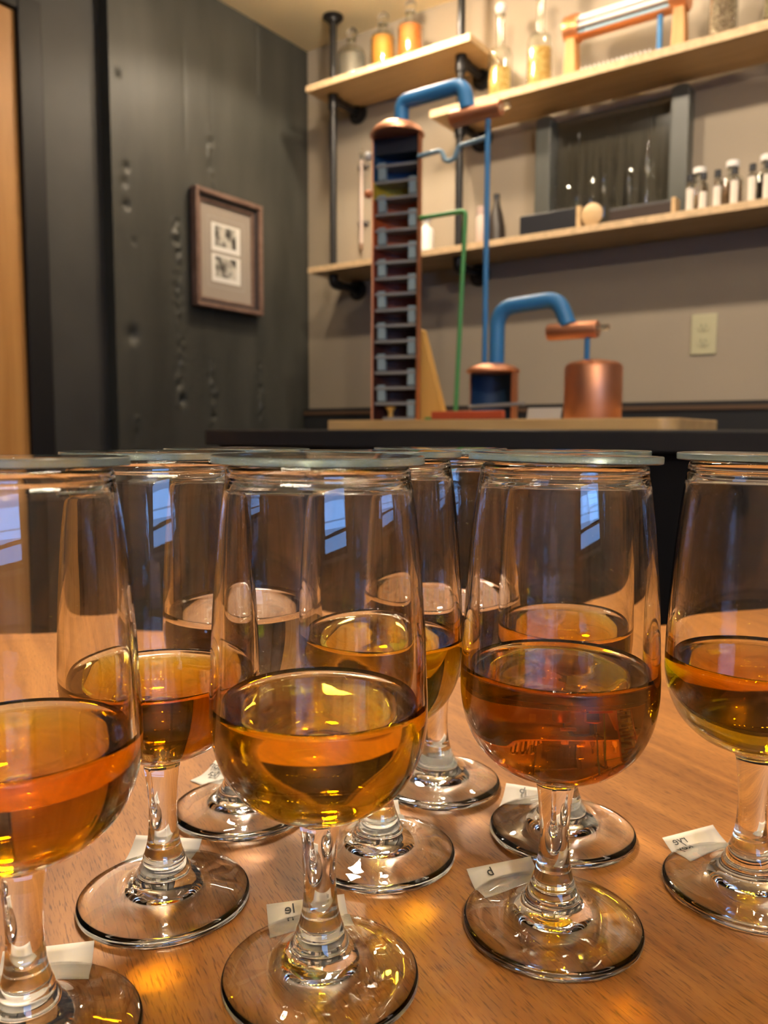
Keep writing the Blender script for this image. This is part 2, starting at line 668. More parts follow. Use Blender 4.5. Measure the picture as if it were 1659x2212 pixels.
# linear LED fixture over the tasting table: a row of bare diodes
LED_A = Vector((-0.62, 0.02, 0))
LED_B = Vector((0.42, 0.76, 0))
led = thing('linear_led_fixture', 'slim black linear light with a row of bright diodes above the tasting table', 'lamp', (0, 0, CEIL_Z))
dirl = (LED_B - LED_A).normalized()
ang = math.atan2(dirl.y, dirl.x)
ctr = (LED_A + LED_B) / 2
half = (LED_B - LED_A).length / 2
hs = obj('housing', box(B(), -half, half, -0.03, 0.03, -0.045, 0), m_black, led, loc=(ctr.x, ctr.y, 0), rotz=ang)
NLED = 11
for i in range(NLED):
    q = LED_A.lerp(LED_B, (i + 0.5) / NLED)
    obj('diode_lens', box(B(), -0.022, 0.022, -0.014, 0.014, -0.0475, -0.0455), m_steel, led, loc=(q.x, q.y, 0), rotz=ang)
    l = bpy.data.lights.new('diode_light', 'AREA')
    l.shape = 'RECTANGLE'
    l.size, l.size_y = 0.046, 0.030
    l.energy = 0.8
    l.color = WARM
    lo = bpy.data.objects.new('diode_light', l)
    COL.objects.link(lo)
    lo.location = (q.x, q.y, CEIL_Z - 0.050)
    lo.rotation_euler = (0, 0, ang)

# ------------------------------------------------------------------ tasting table
def camxy(x, y):
    """right / ahead of the viewer, measured on the table, to room coordinates"""
    p = RGT * x + FWD * y
    return p.x, p.y


TROT = YAW - PI / 2 + math.atan2(0.087, 0.5416)
tx, ty = camxy(-0.015, 0.676)          # middle of the far edge
table = thing('tasting_table', 'orange-brown wooden tasting table under the rows of whisky glasses', 'table', (tx, ty, 0), TROT)
ttop = obj('tabletop', box(B(), -0.75, 0.78, -0.80, 0.0, TABLE_Z - 0.028, TABLE_Z), m_table, table, bevel=0.0015)
for sx in (-0.69, 0.66):
    for sy in (-0.74, -0.12):
        obj('leg', box(B(), sx, sx + 0.06, sy, sy + 0.06, 0, TABLE_Z - 0.0285), m_black, table, bevel=0.003)

# ------------------------------------------------------------------ nosing glasses
OUT = [(31.0, 2.0), (30.3, 3.3), (27, 4.3), (21, 5.6), (15, 7.6), (10.6, 11.0), (8.0, 15.6), (7.4, 17.6), (6.5, 20.2), (5.5, 25.2), (4.95, 33.6),
       (5.35, 42), (6.2, 50), (7.2, 53.4), (10.0, 55.4), (14.5, 57.2), (21.2, 60.8), (27.3, 66.9), (31.2, 75.0), (32.8, 83), (33.0, 91), (32.6, 100),
       (31.9, 115), (30.8, 130), (29.3, 146), (27.9, 156), (27.45, 158.2), (27.35, 160), (26.9, 161.4)]
IN = [(25.6, 161.5), (25.15, 160.2), (25.3, 158.6), (26.3, 156.2), (27.0, 153.5), (27.95, 146), (29.1, 130), (29.8, 115), (30.2, 100), (30.3, 91), (30.0, 83), (28.3, 75.2), (24.6, 68.6),
      (18.5, 64.0), (11.5, 61.8), (5.5, 61.0), (0.0, 60.8)]
FOOT = [(0.0, 2.6), (8, 2.5), (16, 1.7), (22, 0.9), (26, 0.55), (29.5, 0.7), (31.0, 1.4)]
mm = 0.001


def inner_r(h):
    pr = spline(IN, 5)
    for (r0, h0), (r1, h1) in zip(pr[:-1], pr[1:]):
        if h1 <= h <= h0:
            t = (h - h1) / (h0 - h1) if h0 != h1 else 0
            return r1 + (r0 - r1) * t
    return 30.0


def glass_mesh():
    prof = spline(FOOT, 3) + spline(OUT, 5) + [(26.6, 161.8), (26.25, 161.95), (25.9, 161.85)] + spline(IN, 5)
    return lathe(B(), [(a * mm, b * mm) for a, b in prof], 128)


def liquid_mesh(level):
    rr = inner_r(level)
    prof = [(0, level), (rr - 9, level), (rr - 4, level), (rr - 2.6, level + 0.05), (rr - 1.7, level + 0.22), (rr - 1.0, level + 0.55),
            (rr - 0.45, level + 1.05), (rr - 0.05, level + 1.6), (inner_r(level + 1.9) + 0.25, level + 1.9)]
    low = [(a + 0.25 * (1 if a > 1 else 0), b - 0.2) for a, b in spline(IN, 5) if b < level + 0.6]
    prof += low
    return lathe(B(), [(a * mm, b * mm) for a, b in prof], 128)


def lid_mesh():
    # watch glass: shallow dish, flat ground edge
    R, th, sag = 31.4, 2.5, 1.3
    top = [(R * k / 10, sag * (k / 10) ** 2 + th) for k in range(11)]
    bot = [(R * k / 10, sag * (k / 10) ** 2) for k in range(10, -1, -1)]
    top[-1] = (R - 0.3, sag + th)
    bot[0] = (R - 0.3, sag)
    prof = top + [(R, sag + th - 0.35), (R, sag + 0.35)] + bot
    return lathe(B(), [(a * mm, b * mm) for a, b in prof], 128)


m_lidedge = P('ground_green_glass_edge', (0.72, 0.92, 0.86), 0.22, trans=0.9, ior=1.45)
base_glass = None
base_lid = None
AMBER = {
    'orange': (2.6, 21, 165), 'gold': (1.8, 15, 125), 'deep': (11.0, 33, 290), 'honey': (2.2, 17, 135),
    'dark': (6.0, 28, 200), 'pale': (1.6, 11, 90), 'tawny': (2.0, 15, 125),
}
LIQ = {k: glass('whisky_' + k, (1, 1, 1), 1.36, absorb=v) for k, v in AMBER.items()}
LIQ['clear'] = glass('clear_spirit', (1, 1, 1), 1.355)

# right, ahead (m), level (mm), liquid, where, slip: (offset right, ahead, turn deg), slip lettering, lid tilt, lid shift
GLASSES = [
    (-0.0995, 0.2120, 87.5, 'orange', 'orange-amber', 'nearest, cut off by the left edge of the picture', (-7, 27, 12), None, 0.4),
    (-0.0194, 0.2392, 89.5, 'gold', 'golden amber', 'in the middle of the front row', (-6, 27, 14), ('le', 'n'), -0.3),
    (0.0594, 0.2669, 92.5, 'deep', 'deep red-amber', 'right of centre in the front row', (-11, 25, 20), ('b', ''), 0.9),
    (0.1383, 0.2899, 88.5, 'honey', 'honey-gold', 'cut off by the right edge of the picture', (-6, 28, 24), ('rye', 'key'), 0.3),
    (-0.0802, 0.2823, 84.0, 'dark', 'dark amber', 'second from the left edge, behind the nearest one', (-9, 28, -6), ('"', ''), 0.0),
    (-0.0014, 0.3148, 90.5, 'pale', 'pale gold', 'directly behind the middle glass of the front row', (-4, 28, 10), ('s', 's'), -0.2),
    (-0.0640, 0.3528, 92.0, 'clear', 'colourless', 'at the back left', (-15, 30, -35), ('ison', 'ka'), 0.0),
    (0.0264, 0.3819, 91.0, 'clear', 'colourless', 'at the very back in the middle', (-9, 20, -30), None, 0.0),
    (0.0774, 0.3333, 90.5, 'tawny', 'tawny gold', 'behind the deep red-amber one', (-8, 26, -20), ('b', ''), -0.2),
]


def slip_mesh(w=0.028, dlen=0.017, curl=0.0048):
    bm = B()
    nx, ny = 4, 10
    top = []
    for j in range(ny + 1):
        t = j / ny
        row = []
        for i in range(nx + 1):
            s = i / nx - 0.5
            z = curl * max(0, (t - 0.35) / 0.65) ** 1.7
            row.append(bm.verts.new((s * w, (t - 0.5) * dlen, z)))
        top.append(row)
    for j in range(ny):
        for i in range(nx):
            bm.faces.new((top[j][i], top[j][i + 1], top[j + 1][i + 1], top[j + 1][i]))
    return bm


for (gx, gy, lev, liq, colour, where, slip, words, tilt) in GLASSES:
    x, y = camxy(gx, gy)
    turn = random.uniform(0, 360)
    g = thing('nosing_glass', 'stemmed nosing glass of %s spirit %s' % (colour, where), 'glass', (x, y, TABLE_Z), YAW - PI / 2, 'stemmed nosing glasses on the table')
    if base_glass is None:
        body = obj('glass_body', glass_mesh(), m_glass, g, smooth='all')
        base_glass = body
    else:
        body = base_glass.copy()
        COL.objects.link(body)
        body.parent = g
    liquid = obj('spirit', liquid_mesh(lev), LIQ[liq], None, smooth='all', loc=(x, y, TABLE_Z))
    tag(liquid, '%s spirit in the glass %s' % (colour, where), 'drink', 'spirits in the glasses')
    if base_lid is None:
        lid = obj('glass_lid', lid_mesh(), m_lid, None, smooth=True)
        base_lid = lid
        lid.data.materials.append(m_lidedge)
        for p_ in lid.data.polygons:
            if math.hypot(p_.center.x, p_.center.y) > 0.03120:
                p_.material_index = 1
    else:
        lid = base_lid.copy()
        COL.objects.link(lid)
    lid.location = (x, y, TABLE_Z + 0.1612)
    lid.rotation_euler = (math.radians(tilt), math.radians(tilt * 0.7), turn)
    tag(lid, 'green watch-glass lid, %s glass %s' % (colour, where), 'lid', 'round glass lids on the nosing glasses')
    ox, oy, rz = slip
    sl = obj('paper_slip', slip_mesh(), m_paper, g, loc=(ox * mm, oy * mm, 0.0003), rotz=math.radians(rz), smooth='all')
    md = sl.modifiers.new('thickness', 'SOLIDIFY')
    md.thickness = 0.00012
    if words:
        for k, wd in enumerate(words):
            if wd:
                text_mesh('lettering', wd, 0.0056, m_ink, sl, (-0.0042 - 0.0008 * k, 0.0036 - 0.0042 * k, 0.0034 - 0.0021 * k),
                          (math.radians(20), 0, math.radians(0)), mirror=True)

# ------------------------------------------------------------------ bar counter and back counter
bar = thing('bar_counter', 'black bar counter carrying the wooden board with the still model', 'counter', (-0.2, 1.55, 0))
obj('countertop', box(B(), -1.19, 1.6, -0.30, 0.24, 0.905, 0.940), m_bar, bar, bevel=0.004)
obj('front_panel', box(B(), -1.165, 1.58, -0.275, -0.255, 0.10, 0.9045), m_barfront, bar)
obj('end_panel', box(B(), -1.165, -1.145, -0.2545, 0.22, 0.10, 0.9045), m_barfront, bar)
obj('plinth', box(B(), -1.14, 1.56, -0.22, 0.20, 0.0, 0.0995), m_barfront, bar)

bk = thing('back_counter', 'low black counter with splash-back running along the shelf wall', 'counter', (-0.2, 2.15, 0))
obj('cabinet_body', box(B(), -1.90, 1.8, -0.16, 0.285, 0, 0.86), m_barfront, bk)
obj('worktop', box(B(), -1.905, 1.8, -0.19, 0.285, 0.8605, 0.90), m_bar, bk, bevel=0.003)
obj('splashback', box(B(), -1.905, 1.8, 0.262, 0.285, 0.9005, 1.030), m_bar, bk)
obj('edge_strip', box(B(), -1.905, 1.8, 0.256, 0.2615, 1.006, 1.018), P('brown_edge_strip', (0.10, 0.055, 0.03), 0.5), bk)

# ------------------------------------------------------------------ shelves on black pipe brackets
SHELVES = [
    ('short birch plywood shelf near the ceiling carrying three stoppered bottles', -1.932, -1.279, 2.117, 2.137, YB - 0.004),
    ('long birch plywood upper shelf with corn bottles and copper condenser model', -1.420, 0.95, 1.921, 1.943, YB - 0.028),
    ('long birch plywood lower shelf carrying vials and the grey display case', -1.927, 0.95, 1.500, 1.519, YB - 0.004),
]
m_plyedge = P('plywood_layered_edge', (0.60, 0.43, 0.25), 0.6, var=0.15, vscale=60)
for (lab, x0, x1, z0, z1, yb) in SHELVES:
    t = thing('wall_shelf', lab, 'shelf', (0, 0, 0), 0, 'plywood wall shelves')
    obj('shelf_board', box(B(), x0, x1, 2.231, yb, z0, z1), m_ply, t, bevel=0.001)
    obj('front_edge', box(B(), x0, x1, 2.228, 2.2309, z0, z1), m_plyedge, t)


def flange(bm, c, axis, rad=0.036):
    lathe(bm, [(0, 0), (rad, 0), (rad, 0.006), (rad * 0.62, 0.009), (rad * 0.56, 0.020), (0, 0.020)] if axis != 'y' else
          [(0, 0), (rad, 0), (rad, -0.006), (rad * 0.62, -0.009), (rad * 0.56, -0.020), (0, -0.020)], 24, c, axis='z' if axis == 'z' else 'y')
    return bm


def bracket(px, label, tees, py=2.300):
    t = thing('pipe_bracket', label, 'pipe', (px, py, 0), 0, 'black pipe shelf brackets')
    R = 0.0125
    zs = [CEIL_Z - 0.018] + [z for z in tees] + [1.519]
    # ceiling flange hangs upside down
    obj('ceiling_flange', lathe(B(), [(0, 0), (0.036, 0), (0.036, -0.006), (0.022, -0.009), (0.020, -0.020), (0, -0.020)], 24, (0, 0, CEIL_Z)), m_iron, t, smooth=True)
    ztop = CEIL_Z - 0.020
    stops = list(tees)
    segs = []
    cur = ztop
    for (ztop_shelf, zbot_shelf) in stops:
        segs.append((cur, ztop_shelf + 0.0005))
        cur = zbot_shelf - 0.0005
    for a, b_ in segs:
        obj('upright_pipe', tube(B(), [(0, 0, a), (0, 0, b_)], R, 14), m_iron, t, smooth=True)
    for k, (zt, zb) in enumerate(stops):
        last = k == len(stops) - 1
        za = zb - (0.033 if last else 0.018)
        if last:
            obj('elbow', tube(B(), bend([(0, 0, zb - 0.0005), (0, 0, za), (0, 0.040, za)], 0.022), 0.0175, 14), m_iron, t, smooth=True)
        else:
            bmx = B()
            tube(bmx, [(0, 0, zb - 0.0005), (0, 0, zb - 0.050)], 0.0175, 14)
            tube(bmx, [(0, 0, za), (0, 0.034, za)], 0.0172, 14)
            obj('tee', bmx, m_iron, t, smooth=True)
        obj('arm_pipe', tube(B(), [(0, 0.030, za), (0, YB - py - 0.018, za)], R, 14), m_iron, t, smooth=True)
        obj('wall_flange', lathe(B(), [(0, 0), (0.038, 0), (0.038, -0.007), (0.024, -0.011), (0.021, -0.024), (0, -0.024)], 24, (0, YB - py, za), axis='y'), m_iron, t, smooth=True)
    return t


bracket(-1.868, 'black iron pipe bracket near the dark corner of the shelf wall', [(2.137, 2.117), (1.519, 1.500)])
bracket(-1.352, 'black iron pipe bracket joining all three shelves behind the still column', [(2.137, 2.117), (1.943, 1.921), (1.519, 1.500)])

# ------------------------------------------------------------------ bottles on the short top shelf
def bottle(name, label, cat, x, y, z, body_r, body_h, shoulder, neck_r, neck_h, mat, fill_mat, fill_h, stop, group, stop_mat, thick=0.0025, base=0.006):
    t = thing(name, label, cat, (x, y, z), 0, group)
    o = [(0, 0.0004), (body_r - 0.003, 0.0004), (body_r, 0.003), (body_r, body_h), (body_r * 0.86, body_h + shoulder * 0.55), (neck_r * 1.05, body_h + shoulder),
         (neck_r, body_h + shoulder + neck_h), (neck_r * 1.18, body_h + shoulder + neck_h + 0.001), (neck_r * 1.18, body_h + shoulder + neck_h + 0.006)]
    i = [(neck_r - thick * 0.8, body_h + shoulder + neck_h + 0.006), (neck_r - thick * 0.8, body_h + shoulder), (body_r * 0.86 - thick, body_h + shoulder * 0.5),
         (body_r - thick, body_h - 0.002), (body_r - thick, base + 0.003), (body_r - thick - 0.003, base), (0, base)]
    obj('bottle_glass', lathe(B(), o + i, 32), mat, t, smooth=True)
    rf = body_r - thick - 0.0006
    if fill_mat:
        obj('contents', lathe(B(), [(0, base + 0.0006), (rf - 0.003, base + 0.0006), (rf, base + 0.004), (rf, fill_h), (0, fill_h + 0.001)], 28), fill_mat, t, smooth=True)
    ztop = body_h + shoulder + neck_h + 0.006
    if stop == 'ball':
        obj('stopper', lathe(B(), [(0, ztop + 0.0005), (neck_r * 0.9, ztop + 0.0005), (neck_r * 0.8, ztop + 0.004)] +
                             [(neck_r * 1.45 * math.sin(a), ztop + 0.004 + neck_r * 1.2 - neck_r * 1.45 * math.cos(a)) for a in [0.6 + k * 0.28 for k in range(9)]] +
                             [(0, ztop + 0.004 + neck_r * 2.65)], 24), stop_mat, t, smooth=True)
    elif stop == 'cap':
        obj('cap', lathe(B(), [(0, ztop + 0.0005), (neck_r * 1.5, ztop + 0.0005), (neck_r * 1.5, ztop + 0.014), (neck_r * 1.3, ztop + 0.016), (0, ztop + 0.016)], 24), stop_mat, t, smooth=True)
    return t


def kernels(name, c1, c2, scale):
    m, t, b = nt(name)
    N = t.nodes
    L = t.links
    tc = N.new('ShaderNodeTexCoord')
    v = N.new('ShaderNodeTexVoronoi')
    v.inputs['Scale'].default_value = scale
    L.new(tc.outputs['Object'], v.inputs['Vector'])
    mx = N.new('ShaderNodeMix')
    mx.data_type = 'RGBA'
    mx.inputs['A'].default_value = (*c1, 1)
    mx.inputs['B'].default_value = (*c2, 1)
    sp = N.new('ShaderNodeSeparateColor')
    L.new(v.outputs['Color'], sp.inputs[0])
    L.new(sp.outputs[0], mx.inputs['Factor'])
    L.new(mx.outputs['Result'], b.inputs['Base Color'])
    bp = N.new('ShaderNodeBump')
    bp.inputs['Strength'].default_value = 1.0
    bp.inputs['Distance'].default_value = 0.004
    bp.invert = True
    L.new(v.outputs['Distance'], bp.inputs['Height'])
    L.new(bp.outputs['Normal'], b.inputs['Normal'])
    b.inputs['Roughness'].default_value = 0.5
    return m


m_corn = kernels('yellow_corn', (0.62, 0.36, 0.06), (0.85, 0.62, 0.20), 140)
m_grain = kernels('speckled_rye_grain', (0.16, 0.10, 0.05), (0.55, 0.42, 0.27), 190)
m_malt = kernels('brown_malt', (0.14, 0.06, 0.025), (0.34, 0.18, 0.09), 200)
m_blackmalt = kernels('black_malt', (0.012, 0.010, 0.010), (0.04, 0.03, 0.03), 200)
m_amberliq = P('amber_spirit', (0.66, 0.27, 0.035), 0.5, trans=0.25, ior=1.36, spec=0.2)
m_orangeliq = P('orange_spirit', (0.62, 0.18, 0.03), 0.5, trans=0.25, ior=1.36, spec=0.2)
m_opal = P('pale_clear_spirit', (0.62, 0.58, 0.50), 0.3, trans=0.7, ior=1.2)

ZT = 2.1375
GB = 'stoppered bottles on the short top shelf'
bottle('stoppered_bottle', 'clear bottle with a ball stopper, nearest the pipe on the top shelf', 'bottle', -1.806, 2.325, ZT, 0.047, 0.104, 0.030, 0.014, 0.016, m_glass_far, m_opal, 0.100, 'ball', GB, m_glass_far)
bottle('stoppered_bottle', 'yellow-amber filled stoppered bottle, second on the top shelf', 'bottle', -1.672, 2.325, ZT, 0.042, 0.118, 0.024, 0.014, 0.020, m_glass_far, m_amberliq, 0.124, 'ball', GB, m_glass_far)
bottle('stoppered_bottle', 'orange-red filled stoppered bottle, rightmost on the top shelf', 'bottle', -1.560, 2.325, ZT, 0.042, 0.122, 0.024, 0.014, 0.024, m_glass_far, m_orangeliq, 0.128, 'ball', GB, m_glass_far)

# ------------------------------------------------------------------ upper shelf: corn bottles, condenser model, grain jars
ZU = 1.9435
GC = 'tall bottles of corn on the upper shelf'
bottle('corn_bottle', 'tall clear bottle half full of corn, left on the upper shelf', 'bottle', -1.224, 2.320, ZU, 0.037, 0.145, 0.030, 0.012, 0.085, m_glass_far, m_corn, 0.104, 'ball', GC, m_white, base=0.016)
bottle('corn_bottle', 'tall clear bottle full of bright yellow corn beside the copper condenser', 'bottle', -1.092, 2.320, ZU, 0.037, 0.150, 0.030, 0.012, 0.095, m_glass_far, m_corn, 0.128, 'ball', GC, m_white, base=0.016)
GJ = 'jars of grain at the right of the upper shelf'
bottle('grain_jar', 'clear jar of speckled grain beside the condenser model', 'jar', -0.573, 2.320, ZU, 0.036, 0.150, 0.02, 0.022, 0.02, m_glass_far, m_grain, 0.145, 'cap', GJ, m_white, base=0.022)
bottle('grain_jar', 'clear jar of pale grain cut off at the right edge of the upper shelf', 'jar', -0.440, 2.320, ZU, 0.036, 0.150, 0.02, 0.022, 0.02, m_glass_far, m_grain, 0.145, 'cap', GJ, m_white, base=0.034)

cd = thing('condenser_model', 'copper tube condenser model cut open to show white tubes, on wooden legs', 'model', (-0.835, 2.318, ZU))
zc = 0.158
L2 = 0.165


def xshell(bm, r0, r1, x0, x1, a0, a1, zc, seg=24):
    rows = []
    for i in range(seg + 1):
        a = a0 + (a1 - a0) * i / seg
        c, s = math.cos(a), math.sin(a)
        rows.append([bm.verts.new((x, rr * c, zc + rr * s)) for rr, x in ((r0, x0), (r1, x0), (r1, x1), (r0, x1))])
    for A, C in zip(rows[:-1], rows[1:]):
        for k in range(4):
            l = (k + 1) % 4
            bm.faces.new((A[k], A[l], C[l], C[k]))
    bm.faces.new(rows[0])
    bm.faces.new(rows[-1][::-1])
    return bm


m_copper_o = P('orange_copper', (0.72, 0.30, 0.13), 0.38, metal=0.85)
obj('shell', xshell(B(), 0.031, 0.034, -L2 + 0.03, L2 - 0.03, math.radians(-128), math.radians(62), zc), m_copper_o, cd, smooth=True)
for s in (-1, 1):
    obj('end_collar', lathe(B(), [(0, 0), (0.036, 0), (0.039, 0.006), (0.039, 0.040), (0.036, 0.044), (0, 0.044)], 28, (-L2 - 0.008 if s < 0 else L2 - 0.036, 0, zc), axis='x'), m_copper_o, cd, smooth=True)
for (yy, zz) in ((-0.020, 0.013), (-0.021, -0.004), (-0.012, 0.022), (-0.012, -0.019), (-0.006, 0.004), (0.008, 0.012), (0.008, -0.012)):
    obj('inner_tube', tube(B(), [(-L2 + 0.036, yy, zc + zz), (L2 - 0.036, yy, zc + zz)], 0.0062, 10), m_white if zz > -0.015 else m_paleblue, cd, smooth=True)
m_leg = wood('orange_wood_leg', (0.50, 0.22, 0.06), (0.66, 0.34, 0.11), (40, 40, 4), 0.45)
for s in (-1, 1):
    obj('leg', prism(B(), [(-0.020, 0.0003), (0.020, 0.0003), (0.014, zc - 0.030), (-0.014, zc - 0.030)], 'y', -0.022, 0.022), m_leg, cd, loc=(s * (L2 - 0.012), 0, 0), bevel=0.002)
obj('outlet_pipe', tube(B(), bend([(0.10, -0.005, zc - 0.034), (0.10, -0.005, 0.018), (0.05, -0.045, 0.010)], 0.012), 0.0075, 10), m_blue, cd, smooth=True)
obj('outlet_spout', tube(B(), [(0.052, -0.043, 0.0103), (0.010, -0.052, 0.0095)], 0.009, 10), m_paleblue, cd, smooth=True)
coil = B()
cp = []
for k in range(240):
    a = k * 0.42
    cp.append((k * 0.00085, 0.0065 * math.cos(a), 0.0085 + 0.0065 * math.sin(a)))
tube(coil, cp, 0.0018, 6)
co = obj('coiled_tube', coil, m_white, None, loc=(-0.935, 2.252, ZU), smooth=True)
tag(co, 'thin white coiled tube lying along the shelf edge below the condenser', 'coil')

# ------------------------------------------------------------------ lower shelf things
ZL = 1.5195
# grey display case with hydrometers
m_tint = bpy.data.materials.new('smoked_acrylic')
m_tint.use_nodes = True
tt = m_tint.node_tree
tt.nodes.clear()
_o = tt.nodes.new('ShaderNodeOutputMaterial')
_a = tt.nodes.new('ShaderNodeBsdfTransparent')
_a.inputs[0].default_value = (0.70, 0.71, 0.70, 1)
_g = tt.nodes.new('ShaderNodeBsdfGlossy')
_g.inputs['Roughness'].default_value = 0.15
_g.inputs[0].default_value = (0.8, 0.8, 0.8, 1)
_m = tt.nodes.new('ShaderNodeMixShader')
_f = tt.nodes.new('ShaderNodeFresnel')
_f.inputs[0].default_value = 1.45
tt.links.new(_f.outputs[0], _m.inputs[0])
tt.links.new(_a.outputs[0], _m.inputs[1])
tt.links.new(_g.outputs[0], _m.inputs[2])
tt.links.new(_m.outputs[0], _o.inputs[0])
m_greypost = P('grey_green_plastic', (0.085, 0.090, 0.080), 0.4)
cx0, cx1 = -1.122, -0.664
case = thing('display_case', 'smoked grey display case holding a row of glass hydrometers', 'case', ((cx0 + cx1) / 2, 2.395, ZL))
hw = (cx1 - cx0) / 2
obj('smoked_panel', box(B(), -hw + 0.052, hw - 0.052, 0.018, 0.022, 0.012, 0.372), m_tint, case)
for s in (-1, 1):
    xc = s * (hw - 0.025)
    pts = [(xc - 0.025, 0.0005), (xc + 0.025, 0.0005)] + [(xc + 0.025 * math.cos(a), 0.366 + 0.014 * math.sin(a)) for a in [k * PI / 10 for k in range(11)]]
    obj('side_post', prism(B(), pts, 'y', -0.03, 0.028), m_greypost, case, bevel=0.004)
obj('base_rail', box(B(), -hw + 0.0505, hw - 0.0505, -0.028, 0.027, 0.0005, 0.0115), m_greypost, case)
HYD = [(-0.165, 0.26, 0.05), (-0.125, 0.28, 0.03), (-0.095, 0.31, 0.10), (-0.050, 0.27, 0.09), (-0.010, 0.28, 0.14), (0.022, 0.32, 0.05), (0.065, 0.24, 0.13), (0.115, 0.34, 0.18)]
ORD = ['first', 'second', 'third', 'fourth', 'fifth', 'sixth', 'seventh', 'eighth']
for k, (hx, ht, bz) in enumerate(HYD):
    h = thing('hydrometer', 'thin glass hydrometer, %s from the left in the grey display case' % ORD[k], 'hydrometer', ((cx0 + cx1) / 2 + hx, 2.387, ZL + 0.0125), 0, 'hydrometers in the display case')
    obj('stem', tube(B(), [(0, 0, bz + 0.035), (0, 0, ht)], 0.0028, 8), m_glass_far, h, smooth=True)
    obj('bulb', lathe(B(), [(0, bz - 0.03), (0.003, bz - 0.028), (0.0065, bz - 0.015), (0.0065, bz + 0.012), (0.0035, bz + 0.03), (0, bz + 0.0345)], 16), m_glass_far, h, smooth=True)
    obj('ballast', lathe(B(), [(0, 0.0), (0.0045, 0.003), (0.0055, 0.010), (0.0040, 0.018), (0.002, max(bz - 0.0305, 0.019)), (0, max(bz - 0.0304, 0.0195))], 14), m_steel if k in (2, 5) else m_glass_far, h, smooth=True)

t = thing('sample_box', 'long black sample box with a pale wooden end, left on the lower shelf', 'box', (-1.02, 2.275, ZL))
obj('box_body', box(B(), -0.095, 0.083, -0.02, 0.02, 0.0003, 0.062), m_dark, t, bevel=0.002)
obj('wooden_end', box(B(), 0.0835, 0.097, -0.022, 0.022, 0.0003, 0.064), m_ply, t, bevel=0.001)
t = thing('sample_tray', 'low dark brown sample tray with a wooden end in front of the display case', 'tray', (-0.758, 2.290, ZL))
obj('tray_body', box(B(), -0.088, 0.084, -0.02, 0.02, 0.0003, 0.040), P('dark_brown_stain', (0.035, 0.022, 0.018), 0.4), t, bevel=0.002)
obj('tray_top', box(B(), -0.088, 0.084, -0.019, 0.019, 0.0405, 0.046), P('grey_slate', (0.10, 0.10, 0.105), 0.35), t, bevel=0.001)
obj('wooden_end', box(B(), 0.0845, 0.095, -0.022, 0.022, 0.0003, 0.050), m_ply, t, bevel=0.001)
dk = obj('wooden_disc', lathe(B(), [(0, 0), (0.029, 0), (0.031, 0.0015), (0.031, 0.006), (0.029, 0.0075), (0, 0.0075)], 36, (0, 0, 0.0315), axis='y'), m_ply, None, loc=(-0.886, 2.242, ZL), smooth=True)
tag(dk, 'pale round wooden disc standing on edge beside the black sample box', 'disc')

GV = 'small white-labelled vials with black caps'
VIAL = [(-0.6245, 0.057, 'half in front of the grey case post'), (-0.5915, 0.044, 'shortest, second from the grey case'), (-0.556, 0.052, 'third from the grey case'),
        (-0.514, 0.060, 'fourth from the grey case'), (-0.472, 0.062, 'fifth from the grey case'), (-0.436, 0.062, 'nearest the right edge of the picture')]
for (vx, vh, lab) in VIAL:
    v = thing('sample_vial', 'white-labelled vial with black cap, ' + lab, 'vial', (vx, 2.265, ZL), 0, GV)
    obj('vial_body', lathe(B(), [(0, 0.0003), (0.0085, 0.0003), (0.0093, 0.001), (0.0093, 0.070), (0.006, 0.074), (0.006, 0.0795), (0, 0.0795)], 20), m_glass_far, v, smooth=True)
    obj('white_label', lathe(B(), [(0.0095, 0.004), (0.0098, 0.004), (0.0098, 0.004 + vh), (0.0095, 0.004 + vh)], 20, closed=True), m_wax, v, smooth=True)
    obj('cap', lathe(B(), [(0, 0.080), (0.0085, 0.080), (0.0085, 0.097), (0.0075, 0.098), (0, 0.098)], 20), m_dark, v, smooth=True)
GM = 'malt jars with white caps behind the vials'
bottle('malt_jar', 'white-capped jar of brown malt next to the grey case', 'jar', -0.620, 2.330, ZL, 0.026, 0.082, 0.012, 0.011, 0.016, m_glass_far, m_malt, 0.078, 'cap', GM, m_white, thick=0.0016)
bottle('malt_jar', 'white-capped jar of brown malt in the middle behind the vials', 'jar', -0.535, 2.330, ZL, 0.028, 0.084, 0.012, 0.011, 0.016, m_glass_far, m_malt, 0.080, 'cap', GM, m_white, thick=0.0016)
bottle('malt_jar', 'white-capped jar of black malt behind the rightmost vials', 'jar', -0.452, 2.330, ZL, 0.028, 0.084, 0.012, 0.011, 0.016, m_glass_far, m_blackmalt, 0.082, 'cap', GM, m_white, thick=0.0016)

bottle('small_bottle', 'small white bottle on the lower shelf right of the still column', 'bottle', -1.498, 2.335, ZL, 0.026, 0.085, 0.018, 0.010, 0.012, m_white, None, 0.090, 'cap', None, P('pale_grey_cap', (0.5, 0.5, 0.5), 0.5))
t = thing('ceramic_tube', 'slim pale pinkish tube standing left of the dark flask', 'tube', (-1.294, 2.345, ZL))
obj('tube_body', lathe(B(), [(0, 0.0003), (0.017, 0.0003), (0.018, 0.002), (0.018, 0.105), (0.013, 0.112), (0, 0.112)], 24), P('pale_pink_ceramic', (0.52, 0.42, 0.37), 0.5), t, smooth=True)
obj('tube_cap', lathe(B(), [(0, 0.1125), (0.015, 0.1125), (0.015, 0.135), (0.012, 0.138), (0, 0.138)], 24), P('pink_cap', (0.45, 0.34, 0.30), 0.5), t, smooth=True)
t = thing('dark_flask', 'dark brown tapering flask behind the blue rod on the lower shelf', 'flask', (-1.238, 2.340, ZL))
